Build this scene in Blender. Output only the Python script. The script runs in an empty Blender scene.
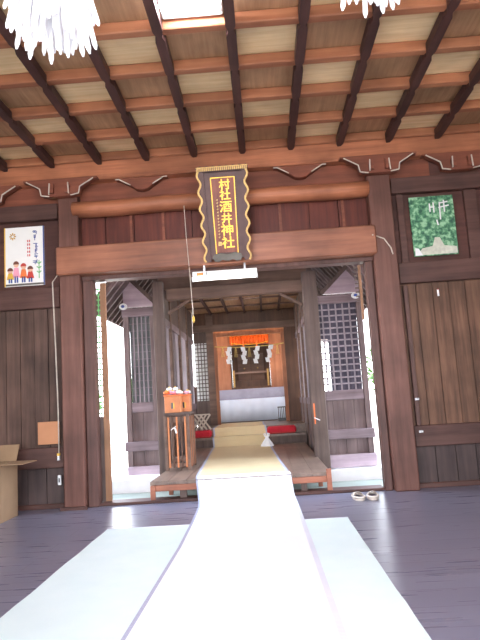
import bpy, bmesh, math, random
from mathutils import Vector, Matrix
random.seed(7)
scene = bpy.context.scene
COL = scene.collection
PI = math.pi

# ------------------------------------------------------------------ materials
def lin(c):
    return tuple(((v/255)/12.92 if v/255 <= .04045 else (((v/255)+.055)/1.055)**2.4) for v in c)

def base_mat(name, rough=.6, spec=.4):
    m = bpy.data.materials.new(name); m.use_nodes = True
    nt = m.node_tree; b = nt.nodes['Principled BSDF']
    b.inputs['Roughness'].default_value = rough
    b.inputs['Specular IOR Level'].default_value = spec
    return m, nt, b

def plain(name, c, rough=.6, spec=.4, metal=0, var=.12, scale=8):
    """procedural colour with a gentle noise variation"""
    m, nt, b = base_mat(name, rough, spec)
    c = lin(c)
    tc = nt.nodes.new('ShaderNodeTexCoord'); n = nt.nodes.new('ShaderNodeTexNoise'); r = nt.nodes.new('ShaderNodeValToRGB')
    n.inputs['Scale'].default_value = scale; n.inputs['Detail'].default_value = 4
    nt.links.new(tc.outputs['Object'], n.inputs['Vector']); nt.links.new(n.outputs['Fac'], r.inputs['Fac'])
    r.color_ramp.elements[0].position = .3; r.color_ramp.elements[1].position = .7
    r.color_ramp.elements[0].color = (*[v*(1-var) for v in c], 1); r.color_ramp.elements[1].color = (*[min(1, v*(1+var)) for v in c], 1)
    nt.links.new(r.outputs['Color'], b.inputs['Base Color'])
    b.inputs['Metallic'].default_value = metal
    return m

def wood(name, ca, cb, axis=2, rough=.5, scale=14, spec=.35, blotch=.35, bump=.15):
    m, nt, b = base_mat(name, rough, spec)
    ca, cb = lin(ca), lin(cb)
    tc = nt.nodes.new('ShaderNodeTexCoord'); mp = nt.nodes.new('ShaderNodeMapping')
    s = [scale]*3; s[axis] = scale*.06; mp.inputs['Scale'].default_value = s
    n = nt.nodes.new('ShaderNodeTexNoise'); n.inputs['Scale'].default_value = 1; n.inputs['Detail'].default_value = 6; n.inputs['Roughness'].default_value = .65
    n2 = nt.nodes.new('ShaderNodeTexNoise'); n2.inputs['Scale'].default_value = 2.2; n2.inputs['Detail'].default_value = 3
    r = nt.nodes.new('ShaderNodeValToRGB'); r.color_ramp.elements[0].position = .32; r.color_ramp.elements[1].position = .68
    r.color_ramp.elements[0].color = (*ca, 1); r.color_ramp.elements[1].color = (*cb, 1)
    mx = nt.nodes.new('ShaderNodeMix'); mx.data_type = 'RGBA'; mx.blend_type = 'MULTIPLY'
    r2 = nt.nodes.new('ShaderNodeValToRGB'); r2.color_ramp.elements[0].position = .35; r2.color_ramp.elements[1].position = .65
    k = 1-blotch; r2.color_ramp.elements[0].color = (k, k, k, 1); r2.color_ramp.elements[1].color = (1, 1, 1, 1)
    L = nt.links.new
    L(tc.outputs['Object'], mp.inputs['Vector']); L(mp.outputs['Vector'], n.inputs['Vector']); L(tc.outputs['Object'], n2.inputs['Vector'])
    L(n.outputs['Fac'], r.inputs['Fac']); L(n2.outputs['Fac'], r2.inputs['Fac'])
    mx.inputs['Factor'].default_value = 1
    L(r.outputs['Color'], mx.inputs['A']); L(r2.outputs['Color'], mx.inputs['B']); L(mx.outputs['Result'], b.inputs['Base Color'])
    bp = nt.nodes.new('ShaderNodeBump'); bp.inputs['Strength'].default_value = bump; bp.inputs['Distance'].default_value = .01
    L(n.outputs['Fac'], bp.inputs['Height']); L(bp.outputs['Normal'], b.inputs['Normal'])
    return m

def floor_mat(name):
    m, nt, b = base_mat(name, .32, .6)
    L = nt.links.new
    tc = nt.nodes.new('ShaderNodeTexCoord'); mp = nt.nodes.new('ShaderNodeMapping')
    mp.inputs['Rotation'].default_value = (0, 0, 0)
    br = nt.nodes.new('ShaderNodeTexBrick'); br.inputs['Scale'].default_value = 1
    br.inputs['Brick Width'].default_value = 3.6; br.inputs['Row Height'].default_value = .24
    br.inputs['Mortar Size'].default_value = .004; br.offset = .37
    br.inputs['Color1'].default_value = (*lin((132, 130, 148)), 1); br.inputs['Color2'].default_value = (*lin((124, 122, 140)), 1); br.inputs['Mortar'].default_value = (*lin((104, 100, 118)), 1)
    mp2 = nt.nodes.new('ShaderNodeMapping'); mp2.inputs['Scale'].default_value = (1.2, 16, 1)
    n = nt.nodes.new('ShaderNodeTexNoise'); n.inputs['Scale'].default_value = 1.5; n.inputs['Detail'].default_value = 6
    r = nt.nodes.new('ShaderNodeValToRGB'); r.color_ramp.elements[0].position = .3; r.color_ramp.elements[1].position = .75
    r.color_ramp.elements[0].color = (.9, .9, .9, 1); r.color_ramp.elements[1].color = (1, 1, 1, 1)
    mx = nt.nodes.new('ShaderNodeMix'); mx.data_type = 'RGBA'; mx.blend_type = 'MULTIPLY'; mx.inputs['Factor'].default_value = 1
    L(tc.outputs['Object'], mp.inputs['Vector']); L(mp.outputs['Vector'], br.inputs['Vector'])
    L(tc.outputs['Object'], mp2.inputs['Vector']); L(mp2.outputs['Vector'], n.inputs['Vector']); L(n.outputs['Fac'], r.inputs['Fac'])
    L(br.outputs['Color'], mx.inputs['A']); L(r.outputs['Color'], mx.inputs['B']); L(mx.outputs['Result'], b.inputs['Base Color'])
    rr = nt.nodes.new('ShaderNodeMapRange'); rr.inputs['To Min'].default_value = .2; rr.inputs['To Max'].default_value = .4
    L(n.outputs['Fac'], rr.inputs['Value']); L(rr.outputs['Result'], b.inputs['Roughness'])
    return m

def woven(name, ca, cb, freq_y=60, freq_x=0, rough=.7):
    m, nt, b = base_mat(name, rough, .3)
    L = nt.links.new
    tc = nt.nodes.new('ShaderNodeTexCoord')
    w = nt.nodes.new('ShaderNodeTexWave'); w.bands_direction = 'Y'; w.inputs['Scale'].default_value = freq_y; w.inputs['Distortion'].default_value = .6
    n = nt.nodes.new('ShaderNodeTexNoise'); n.inputs['Scale'].default_value = 5; n.inputs['Detail'].default_value = 5
    r = nt.nodes.new('ShaderNodeValToRGB'); r.color_ramp.elements[0].color = (*lin(ca), 1); r.color_ramp.elements[1].color = (*lin(cb), 1)
    a = nt.nodes.new('ShaderNodeMath'); a.operation = 'ADD'; a2 = nt.nodes.new('ShaderNodeMath'); a2.operation = 'MULTIPLY'; a2.inputs[1].default_value = .5
    L(tc.outputs['Object'], w.inputs['Vector']); L(tc.outputs['Object'], n.inputs['Vector'])
    L(w.outputs['Fac'], a.inputs[0]); L(n.outputs['Fac'], a.inputs[1]); L(a.outputs[0], a2.inputs[0]); L(a2.outputs[0], r.inputs['Fac'])
    L(r.outputs['Color'], b.inputs['Base Color'])
    bp = nt.nodes.new('ShaderNodeBump'); bp.inputs['Strength'].default_value = .25; bp.inputs['Distance'].default_value = .004
    L(w.outputs['Fac'], bp.inputs['Height']); L(bp.outputs['Normal'], b.inputs['Normal'])
    return m

def emit(name, c, s):
    m, nt, b = base_mat(name, .5)
    b.inputs['Base Color'].default_value = (.9, .9, .9, 1)
    b.inputs['Emission Color'].default_value = (*lin(c), 1); b.inputs['Emission Strength'].default_value = s
    return m

def forest_mat(name):
    m, nt, b = base_mat(name, .25, .5)
    L = nt.links.new
    tc = nt.nodes.new('ShaderNodeTexCoord'); n = nt.nodes.new('ShaderNodeTexNoise'); n.inputs['Scale'].default_value = 26; n.inputs['Detail'].default_value = 8
    r = nt.nodes.new('ShaderNodeValToRGB'); e = r.color_ramp.elements
    e[0].position = .36; e[0].color = (*lin((58, 98, 80)), 1); e[1].position = .62; e[1].color = (*lin((160, 205, 165)), 1)
    x = e.new(.5); x.color = (*lin((96, 150, 112)), 1)
    L(tc.outputs['Object'], n.inputs['Vector']); L(n.outputs['Fac'], r.inputs['Fac']); L(r.outputs['Color'], b.inputs['Base Color'])
    return m

M = dict(
    floor=floor_mat('dark_floorboards'),
    post=wood('post_wood', (100, 64, 54), (132, 90, 78), 2, .5),
    jamb=wood('jamb_wood', (88, 60, 54), (118, 84, 76), 2, .5),
    plank=wood('plank_wood', (82, 60, 52), (118, 90, 78), 2, .6, 20, blotch=.45),
    plank_r=wood('right_plank_wood', (92, 64, 50), (140, 102, 80), 2, .6, 20, blotch=.45),
    dark=wood('dark_board_wood', (76, 46, 40), (102, 64, 56), 0, .6),
    darkv=wood('dark_red_plank', (84, 38, 30), (116, 56, 42), 2, .55, 18),
    lowp=wood('lower_panel_wood', (68, 54, 54), (98, 80, 76), 2, .6),
    beam=wood('beam_wood', (150, 92, 66), (200, 128, 92), 0, .5),
    kamoi=wood('lintel_wood', (132, 84, 66), (174, 114, 86), 0, .45),
    frieze=wood('frieze_wood', (112, 62, 48), (150, 88, 66), 0, .55),
    rail=wood('rail_wood', (80, 52, 46), (108, 76, 68), 0, .55),
    ceil_l=wood('pale_ceiling_board', (224, 190, 140), (246, 218, 172), 0, .6, 26, blotch=.2),
    ceil_d=wood('brown_ceiling_board', (158, 118, 86), (188, 148, 112), 1, .55, 26, blotch=.3),
    cross=wood('red_batten_wood', (150, 92, 64), (182, 122, 88), 0, .5),
    long=wood('dark_batten_wood', (66, 42, 40), (90, 58, 52), 1, .6),
    grey=wood('weathered_grey_wood', (112, 94, 94), (148, 128, 126), 2, .6),
    greyh=wood('weathered_grey_rail', (124, 106, 110), (160, 142, 148), 0, .55),
    greyd=wood('dark_grey_wood', (90, 74, 70), (122, 104, 96), 2, .65),
    lilac=wood('lilac_board', (190, 168, 180), (220, 200, 210), 0, .4),
    corr=wood('corridor_wood', (108, 86, 76), (142, 114, 100), 0, .6),
    lattice=wood('lattice_wood', (140, 130, 138), (172, 160, 166), 2, .5),
    inner=wood('inner_orange_wood', (150, 92, 62), (184, 120, 84), 2, .5),
    deck=wood('deck_wood', (116, 96, 84), (150, 126, 110), 1, .35, spec=.5),
    apron=wood('apron_wood', (160, 96, 74), (196, 130, 102), 0, .5),
    altard=wood('dark_altar_wood', (84, 56, 44), (112, 78, 58), 2, .5),
    white=plain('white_paint', (236, 236, 236), .45, var=.03),
    chalk=plain('white_edge_paint', (206, 194, 180), .6, var=.15, scale=20),
    paper=plain('white_paper', (250, 250, 252), .7, var=.02),
    poster=plain('poster_paper', (248, 246, 242), .35, var=.02),
    gold=plain('gold_leaf', (236, 178, 56), .35, .6, .35, var=.12),
    gold2=plain('old_gold', (206, 166, 96), .5, .5, .15, var=.25, scale=30),
    plaque=wood('plaque_wood', (120, 64, 50), (150, 84, 66), 2, .45, 20),
    plaqued=plain('plaque_border', (84, 56, 52), .5, var=.2),
    verdi=plain('grey_green_bracket', (104, 98, 90), .6, var=.2),
    run=woven('white_runner_weave', (240, 240, 242), (252, 252, 252), 90),
    tan=woven('tan_runner_weave', (206, 182, 138), (230, 210, 170), 80),
    mat=woven('pale_blue_rush', (214, 236, 238), (240, 252, 252), 26),
    bind=plain('grey_blue_binding', (176, 180, 204), .7, var=.1, scale=60),
    binddot=woven('dotted_binding', (200, 204, 220), (244, 244, 250), 22),
    card=plain('cardboard', (160, 132, 104), .8, .2, var=.06),
    card2=plain('paper_notice_brown', (196, 140, 104), .7, .2, var=.05),
    green=plain('leaf_green', (96, 150, 90), .5, var=.3),
    leafd=plain('tree_leaf', (88, 128, 64), .55, var=.4, scale=3),
    bark=plain('bark', (98, 80, 66), .8, var=.3),
    stone=plain('pale_stone', (238, 236, 236), .7, var=.1, scale=3),
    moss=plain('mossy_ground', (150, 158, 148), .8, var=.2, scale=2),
    gravel=plain('pale_gravel', (206, 200, 190), .9, var=.15, scale=4),
    slip=plain('cream_slipper', (224, 212, 200), .5, var=.05),
    slipd=plain('slipper_lining', (112, 100, 120), .7, var=.1),
    red=plain('red_felt', (204, 40, 56), .8, var=.1),
    orange=plain('orange_curtain', (226, 98, 26), .6, var=.15, scale=30),
    pink=plain('pink_paper', (244, 168, 190), .6, var=.08),
    orangep=plain('orange_paper', (246, 130, 70), .6, var=.1),
    boxw=plain('orange_box_wood', (206, 130, 84), .5, var=.12, scale=12),
    straw=plain('straw', (206, 172, 100), .7, var=.2, scale=40),
    cloth=plain('pale_blue_cloth', (226, 236, 250), .7, var=.03),
    step=plain('blue_grey_step', (164, 160, 174), .5, var=.1),
    black=plain('black_lacquer', (36, 32, 36), .3, .5, var=.1),
    metal=plain('dull_metal', (180, 180, 184), .35, .5, .8, var=.05),
    blue=plain('blue_print', (70, 90, 160), .5, var=.1),
    redp=plain('red_print', (206, 70, 60), .5, var=.1),
    brownp=plain('brown_print', (120, 70, 56), .5, var=.1),
    skinp=plain('skin_print', (236, 190, 160), .5, var=.05),
    greenp=plain('green_print', (120, 190, 120), .5, var=.1),
    pathp=plain('path_print', (206, 206, 190), .3, var=.15, scale=30),
    yellow=plain('yellow_knob', (236, 190, 80), .4, var=.05),
    roof=plain('roof_copper', (96, 110, 104), .7, var=.2),
    backing=wood('pale_grey_board', (112, 114, 116), (146, 150, 148), 2, .6),
    stile=wood('door_edge_wood', (140, 98, 70), (176, 130, 96), 2, .5),
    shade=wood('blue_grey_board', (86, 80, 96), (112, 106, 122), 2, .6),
    soffit=wood('soffit_wood', (110, 90, 80), (140, 116, 102), 0, .65),
    forest=forest_mat('forest_print'),
    tube=emit('lamp_tube_glow', (255, 250, 245), 2.0),
    fill_tube=emit('fill_tube_glow', (255, 246, 238), 26.0),  # glow of the added, unseen corridor fill lamp
    glow=emit('ceiling_lamp_glow', (246, 240, 250), 48),
    bulb=emit('warm_fill_bulb', (255, 200, 150), 60.0),  # glow of the added, unseen bulb in the altar room
)

# ------------------------------------------------------------------ mesh builder
class MB:
    def __init__(s): s.v = []; s.f = []; s.mi = []
    def add(s, vs, fs, mi=0):
        o = len(s.v); s.v += [Vector(v) for v in vs]; s.f += [tuple(i+o for i in f) for f in fs]; s.mi += [mi]*len(fs); return s
    def box(s, x0, x1, y0, y1, z0, z1, mi=0):
        vs = [(x, y, z) for z in (z0, z1) for y in (y0, y1) for x in (x0, x1)]
        return s.add(vs, [(0, 2, 3, 1), (4, 5, 7, 6), (0, 1, 5, 4), (2, 6, 7, 3), (0, 4, 6, 2), (1, 3, 7, 5)], mi)
    def bar(s, a, b, w, h=None, up=(0, 0, 1), mi=0):
        a, b = Vector(a), Vector(b); h = w if h is None else h
        d = (b-a).normalized(); u = Vector(up)
        if abs(d.dot(u)) > .95: u = Vector((0, 1, 0))
        r = d.cross(u).normalized(); u = r.cross(d).normalized()
        vs = [p + r*(sx*w/2) + u*(sy*h/2) for p in (a, b) for sx, sy in ((-1, -1), (1, -1), (1, 1), (-1, 1))]
        return s.add(vs, [(0, 1, 2, 3), (7, 6, 5, 4), (0, 4, 5, 1), (1, 5, 6, 2), (2, 6, 7, 3), (3, 7, 4, 0)], mi)
    def tube(s, pts, r, n=8, mi=0, radii=None):
        pts = [Vector(p) for p in pts]; rings = []
        for i, p in enumerate(pts):
            d = (pts[min(i+1, len(pts)-1)] - pts[max(i-1, 0)]).normalized()
            u = Vector((0, 0, 1)) if abs(d.z) < .9 else Vector((0, 1, 0))
            a = d.cross(u).normalized(); b = a.cross(d).normalized(); rr = radii[i] if radii else r
            rings.append([p + a*math.cos(2*PI*k/n)*rr + b*math.sin(2*PI*k/n)*rr for k in range(n)])
        vs = [v for ring in rings for v in ring]; fs = []
        for i in range(len(pts)-1):
            for k in range(n): fs.append((i*n+k, i*n+(k+1) % n, (i+1)*n+(k+1) % n, (i+1)*n+k))
        fs.append(tuple(range(n-1, -1, -1))); fs.append(tuple((len(pts)-1)*n+k for k in range(n)))
        return s.add(vs, fs, mi)
    def prism_xz(s, poly, y0, y1, mi=0):     # closed outline in x,z, given thickness in y
        n = len(poly); vs = [(x, y0, z) for x, z in poly] + [(x, y1, z) for x, z in poly]
        fs = [tuple(range(n)), tuple(range(2*n-1, n-1, -1))] + [(i, n+i, n+(i+1) % n, (i+1) % n) for i in range(n)]
        return s.add(vs, fs, mi)
    def prism_xy(s, poly, z0, z1, mi=0):
        n = len(poly); vs = [(x, y, z0) for x, y in poly] + [(x, y, z1) for x, y in poly]
        fs = [tuple(range(n-1, -1, -1)), tuple(range(n, 2*n))] + [(i, (i+1) % n, n+(i+1) % n, n+i) for i in range(n)]
        return s.add(vs, fs, mi)
    def sphere(s, c, rx, ry=None, rz=None, n=10, m=6, mi=0):
        ry = rx if ry is None else ry; rz = rx if rz is None else rz
        vs = [(c[0], c[1], c[2]-rz)]
        for i in range(1, m):
            t = -PI/2 + PI*i/m
            vs += [(c[0]+rx*math.cos(t)*math.cos(2*PI*k/n), c[1]+ry*math.cos(t)*math.sin(2*PI*k/n), c[2]+rz*math.sin(t)) for k in range(n)]
        vs.append((c[0], c[1], c[2]+rz)); fs = [(0, 1+(k+1) % n, 1+k) for k in range(n)]
        for i in range(m-2):
            for k in range(n): fs.append((1+i*n+k, 1+i*n+(k+1) % n, 1+(i+1)*n+(k+1) % n, 1+(i+1)*n+k))
        e = len(vs)-1; b = 1+(m-2)*n
        fs += [(b+k, b+(k+1) % n, e) for k in range(n)]
        return s.add(vs, fs, mi)
    def strip(s, stations, thick, mi=0):     # stations: (xl, xr, y, z) -> a cloth strip with thickness
        vs = []
        for xl, xr, y, z in stations: vs += [(xl, y, z-thick), (xr, y, z-thick), (xr, y, z), (xl, y, z)]
        fs = [(0, 1, 2, 3)]
        for i in range(len(stations)-1):
            a, b = i*4, i*4+4
            for k in range(4): fs.append((a+k, b+k, b+(k+1) % 4, a+(k+1) % 4))
        e = (len(stations)-1)*4; fs.append((e+3, e+2, e+1, e))
        return s.add(vs, fs, mi)
    def build(s, name, mats, parent=None, bevel=0, smooth=False):
        if not isinstance(mats, (list, tuple)): mats = [mats]
        if parent is None:
            xs = [v.x for v in s.v]; ys = [v.y for v in s.v]; zs = [v.z for v in s.v]
            org = Vector(((min(xs)+max(xs))/2, (min(ys)+max(ys))/2, min(zs)))
        else: org = Vector(parent['_org']) if '_org' in parent.keys() else Vector((0, 0, 0))
        me = bpy.data.meshes.new(name); me.from_pydata([v-org for v in s.v], [], s.f); me.update()
        bm = bmesh.new(); bm.from_mesh(me); bmesh.ops.recalc_face_normals(bm, faces=bm.faces); bm.to_mesh(me); bm.free()
        for m in mats: me.materials.append(m)
        for p, mi in zip(me.polygons, s.mi): p.material_index = mi; p.use_smooth = smooth
        o = bpy.data.objects.new(name, me); COL.objects.link(o)
        if parent is None: o.location = org
        else: o.parent = parent
        o['_org'] = list(org)
        if bevel:
            b = o.modifiers.new('bevel', 'BEVEL'); b.width = bevel; b.segments = 1; b.limit_method = 'ANGLE'
        return o

def B(*a, **k): return MB().box(*a, **k)
def tag(o, label, cat, group=None):
    o['label'] = label; o['category'] = cat
    if group: o['group'] = group
    return o
def struct(o, label=None):
    o['kind'] = 'structure'
    if label: o['label'] = label
    return o
def thing(name, loc, label, cat, group=None):
    o = bpy.data.objects.new(name, None); COL.objects.link(o); o.location = loc; o['_org'] = list(loc)
    o.empty_display_size = .1
    return tag(o, label, cat, group)
def sroot(name, loc, label=None):
    o = bpy.data.objects.new(name, None); COL.objects.link(o); o.location = loc; o['_org'] = list(loc)
    return struct(o, label)
def dup(root, loc, rot=None, label=None, mats=None):
    def cp(o, par):
        c = o.copy(); COL.objects.link(c)
        if par: c.parent = par
        for ch in [x for x in COL.objects if x.parent == o]: cp(ch, c)
        return c
    r = cp(root, None); r.location = loc
    if rot: r.rotation_euler = rot
    if label: r['label'] = label
    return r
_t = [0]
def trim(mb, mat, label, bevel=.006):
    _t[0] += 1
    return struct(mb.build('trim_%d' % _t[0], mat, bevel=bevel), label)

# ------------------------------------------------------------------ main hall : floor, ceiling, walls
XL, XR, YB, YW, ZC = -4.1, 3.5, -1.6, 6.15, 3.70
struct(B(XL, XR, YB, 6.42, -.12, 0).build('floor', M['floor']), 'dark polished wooden floorboards of the shrine hall')

S = .512; RY = .53
cx = lambda k: -.076 + S*k
ry = lambda r: 3.87 + RY*r
K0, K1 = -8, 7; R0, R1 = -11, 5
mb = MB()
for k in range(K0, K1):
    for r in range(R0, R1):
        x0, x1 = max(cx(k), XL), min(cx(k+1), XR); y0, y1 = max(ry(r), YB), min(ry(r+1), 6.21)
        if x1 <= x0 or y1 <= y0: continue
        mb.box(x0, x1, y0, y1, ZC, ZC+.03, mi=(k+r) % 2)
ceil = struct(mb.build('ceiling', [M['ceil_l'], M['ceil_d']]), 'coffered wooden ceiling of alternating pale and brown boards')
for r in range(R0+1, R1):
    y = ry(r)
    B(XL, XR, y-.04, y+.04, ZC-.09, ZC-.001).build('cross_batten', M['cross'], ceil, bevel=.008)
for k in range(K0+1, K1):
    x = cx(k); mb = MB()
    for r in range(R0, R1):
        y0, y1 = max(ry(r), YB)+.0, min(ry(r+1), 6.08)
        if y1-y0 < .1: continue
        w, n, c = .036, .02, .06          # half width, notch half width, chamfer length
        poly = [(x-n, y0), (x+n, y0), (x+w, y0+c), (x+w, y1-c), (x+n, y1), (x-n, y1), (x-w, y1-c), (x-w, y0+c)]
        mb.prism_xy(poly, ZC-.125, ZC-.05)
    mb.build('long_batten', M['long'], ceil)

def planks(mb, x0, x1, z0, z1, y, w=.17, t=.03, gap=.006, mi=0):
    n = max(1, round((x1-x0)/w)); w = (x1-x0)/n
    for i in range(n):
        j = random.uniform(0, .008)
        mb.box(x0+i*w+gap/2, x0+(i+1)*w-gap/2, y+j, y+t+j, z0, z1, mi)

# front wall (the one facing the camera), built bay by bay
wf = sroot('wall_front', (-.3, YW, 0), 'dark timber wall across the end of the hall')
B(XL, -1.95, YW+.06, YW+.1, 0, 3.7).build('backing_board', M['dark'], wf)
B(1.25, XR, YW+.06, YW+.1, 0, 3.7).build('backing_board', M['dark'], wf)
B(-1.95, 1.25, YW+.06, YW+.1, 2.5, 3.7).build('backing_board', M['dark'], wf)
for x0, x1, mt, nm in ((XL, -2.12, 'plank', 0), (1.47, XR, 'plank_r', 1)):
    mb = MB(); planks(mb, x0, x1, .02, .42, YW+.02, .2); mb.build('lower_panel', M['lowp'], wf)
    mb = MB(); planks(mb, x0, x1, .62, 2.09, YW+.01, .15 if nm == 0 else .17); mb.build('plank_panel', M[mt], wf)
    B(x0, x1, YW-.03, YW+.05, .41, .62).build('mid_rail', M['rail'], wf, bevel=.006)
    B(x0, x1, YW-.01, YW+.06, .0, .05).build('bottom_sill', M['rail'], wf, bevel=.006)
    B(x0, x1, YW-.05, YW+.05, 2.08, 2.30).build('nageshi_rail', M['rail'], wf, bevel=.006)
    B(x0, x1, YW+.02, YW+.055, 2.3, 3.14).build('upper_board', M['dark'], wf)
    B(x0, x1, YW-.06, YW+.05, 3.05, 3.22).build('upper_rail', M['rail'], wf, bevel=.006)
# narrow studs in the side bays
for x in (-3.05, 2.33, 1.56, 2.27):
    B(x-.035, x+.035, YW-.015, YW+.03, 2.3, 3.06).build('stud', M['rail'], wf, bevel=.004)
B(1.50, 1.545, YW-.035, YW+.02, .62, 2.06).build('stud', M['jamb'], wf, bevel=.004)
mb = MB(); planks(mb, -1.93, 1.22, 2.66, 3.06, YW+.0, .32, gap=.008); mb.build('lintel_planks', M['darkv'], wf)
for x in (-1.33, -.98, .28, .95):
    B(x-.014, x+.014, YW-.02, YW+.0, 2.68, 3.05).build('stud', M['frieze'], wf)
B(XL, XR, YW-.02, YW+.06, 3.15, 3.45).build('frieze_board', M['frieze'], wf)
B(1.9, XR, YW-.03, YW-.021, 3.2, 3.42).build('frieze_panel', M['dark'], wf)

# beams and posts
B_top = MB().box(XL, XR, YW-.16, YW+.06, 3.42, 3.699); trim(B_top, M['beam'], 'long reddish top beam directly under the ceiling', .02)
mb = MB()
n = 12; ring = [(YW-.08+.11*math.cos(2*PI*k/n), 3.115+.085*math.sin(2*PI*k/n)) for k in range(n)]
xs = [-1.93+i*.21 for i in range(16)]; vs = []
for x in xs:
    j = .006*math.sin(x*5.1)
    vs += [(x, y, z+j) for y, z in ring]
fs = [tuple(range(n))] + [(i*n+k, i*n+(k+1) % n, (i+1)*n+(k+1) % n, (i+1)*n+k) for i in range(15) for k in range(n)] + [tuple(15*n+k for k in range(n))]
mb.add(vs, fs); o = trim(mb, M['beam'], 'rounded orange-brown beam behind the name plaque', 0)
for p in o.data.polygons: p.use_smooth = len(p.vertices) == 4
trim(B(-2.1, 1.24, YW-.2, YW+.06, 2.39, 2.69), M['kamoi'], 'thick pinkish-brown lintel beam above the doorway', .012)
trim(B(-1.93, 1.22, YW-.05, YW+.1, 2.345, 2.39), M['jamb'], 'grooved door head under the lintel beam', .004)
trim(B(-2.09, -1.875, YW-.13, YW+.09, 0, 3.42), M['post'], 'square brown post left of the doorway', .01)
trim(B(1.21, 1.45, YW-.13, YW+.09, 0, 3.42), M['post'], 'square brown post right of the doorway', .01)
trim(B(-2.12, -1.85, YW-.16, YW-.131, 0, .03), M['rail'], 'thin plinth strip at the left post foot', 0)
trim(B(-1.87, -1.76, YW-.04, YW+.09, 0, 2.345), M['jamb'], 'brown door jamb beside the left post', .006)
trim(B(1.13, 1.205, YW-.04, YW+.09, 0, 2.345), M['jamb'], 'brown door jamb beside the right post', .006)
trim(B(-1.76, 1.13, YW-.02, YW+.2, 0.0, .028), M['rail'], 'worn wooden threshold across the doorway', .005)
for xc, lb in ((-4.0, 'corner post at the far left of the front wall'), (3.4, 'corner post at the far right of the front wall')):
    trim(B(xc-.1, xc+.1, YW-.13, YW-.061, 0, 3.42), M['post'], lb, .01)
# sliding door leaves pushed back into the opening (seen edge on)
d1 = sroot('door_1', (-1.72, 6.3, .0), 'sliding door edge at the left of the doorway, green net behind')
B(-1.725, -1.665, 6.24, 6.28, .03, 2.34).build('stile', M['stile'], d1, bevel=.003)
B(-1.80, -1.725, 6.24, 6.28, .03, .9).build('panel', M['greyd'], d1)
mb = MB()
for i in range(24): mb.box(-1.80, -1.725, 6.25, 6.262, .93+i*.058, .945+i*.058)
for i in range(2): mb.box(-1.79+i*.035, -1.78+i*.035, 6.262, 6.272, .9, 2.34)
mb.build('net', M['greenp'], d1)
d2 = sroot('door_2', (1.09, 6.3, .0), 'sliding door edge at the right of the doorway')
B(1.075, 1.1, 6.24, 6.28, 1.75, 2.34).build('stile', M['stile'], d2, bevel=.003)
mb = MB()
for i in range(9): mb.box(1.03, 1.064, 6.25, 6.27, 1.95+i*.045, 1.965+i*.045)
mb.build('lattice', M['greyd'], d2)

# side and back of the hall
struct(B(XL-.1, XL, YB, 6.25, 0, 3.75).build('wall_left', M['plank']), 'dark board side wall of the hall')
struct(B(XR, XR+.1, YB, 6.25, 0, 3.75).build('wall_right', M['plank']), 'dark board side wall of the hall')
wb = sroot('wall_back', (-.3, YB, 0), 'open entrance side of the hall behind the viewer')
for x in (-4.1, -1.9, 1.1, 3.3): B(x, x+.2, YB-.1, YB+.1, 0, 3.35).build('post', M['post'], wb)
B(XL, XR, YB-.1, YB+.1, 3.35, 3.73).build('lintel', M['beam'], wb)
rf = MB()
rf.prism_xz([(-5.4, 3.75), (-.3, 5.6), (4.8, 3.75), (4.8, 3.95), (-.3, 5.85), (-5.4, 3.95)], YB-1.0, 6.6)
struct(rf.build('roof', M['roof']), 'roof of the shrine hall')

# bracket arms with white painted edges under the top beam
def bracket(post=True):
    r = thing('bracket_arm', (0, 0, 0), '', 'bracket', 'bracket arms under the top beam')
    prof = [(0, -.03), (.115, -.03), (.2, -.015), (.215, .06), (.36, .145), (.4, .145), (.4, .165), (0, .165)] if post else \
           [(0, .02), (.06, .03), (.12, .075), (.24, .145), (.28, .145), (.28, .165), (0, .165)]
    full = prof + [(-x, z) for x, z in reversed(prof[1:-1])]
    full = [p for i, p in enumerate(full) if i == 0 or p != full[i-1]]
    MB().prism_xz(full, -.09, 0).build('arm', M['frieze'], r, bevel=.005)
    for s in (-1, 1):
        pts = [(s*x, -.095, z) for x, z in (prof[1:5] if post else prof[2:5])]
        mb = MB()
        for a, b in zip(pts, pts[1:]): mb.bar(a, b, .010, .012, up=(0, 1, 0))
        mb.build('painted_edge', M['chalk'], r)['label'] = 'white painted edge'
        if post:
            MB().prism_xz([(s*.06, .0), (s*.1, .0), (s*.115, .07), (s*.095, .1), (s*.06, .1)], -.125, -.085).build('carved_tip', M['frieze'], r)
            mb = MB(); mb.bar((s*.105, -.13, -.02), (s*.098, -.13, .1), .011, .014, up=(0, 1, 0))
            mb.build('painted_edge', M['chalk'], r)['label'] = 'white painted edge'
    return r
bp = bracket(True); bn = bracket(False)
ZB = 3.265
bp.location = (-2.03, YW-.02-.115, ZB); bp['label'] = 'carved bracket arm with white edges on top of the left door post'
dup(bp, (1.33, YW-.02-.115, ZB), label='carved bracket arm with white edges on top of the right door post')
dup(bp, (-2.90, YW-.055, ZB), label='carved bracket arm with white edges above the poster, leftmost of the row')
dup(bp, (2.20, YW-.055, ZB), label='carved bracket arm with white edges above the forest picture, rightmost of the row')
bn.location = (-1.18, YW-.02, ZB); bn['label'] = 'small carved bracket with two white edges between left post and plaque'
dup(bn, (.52, YW-.02, ZB), label='small carved bracket with white edges just right of the plaque')

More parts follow.
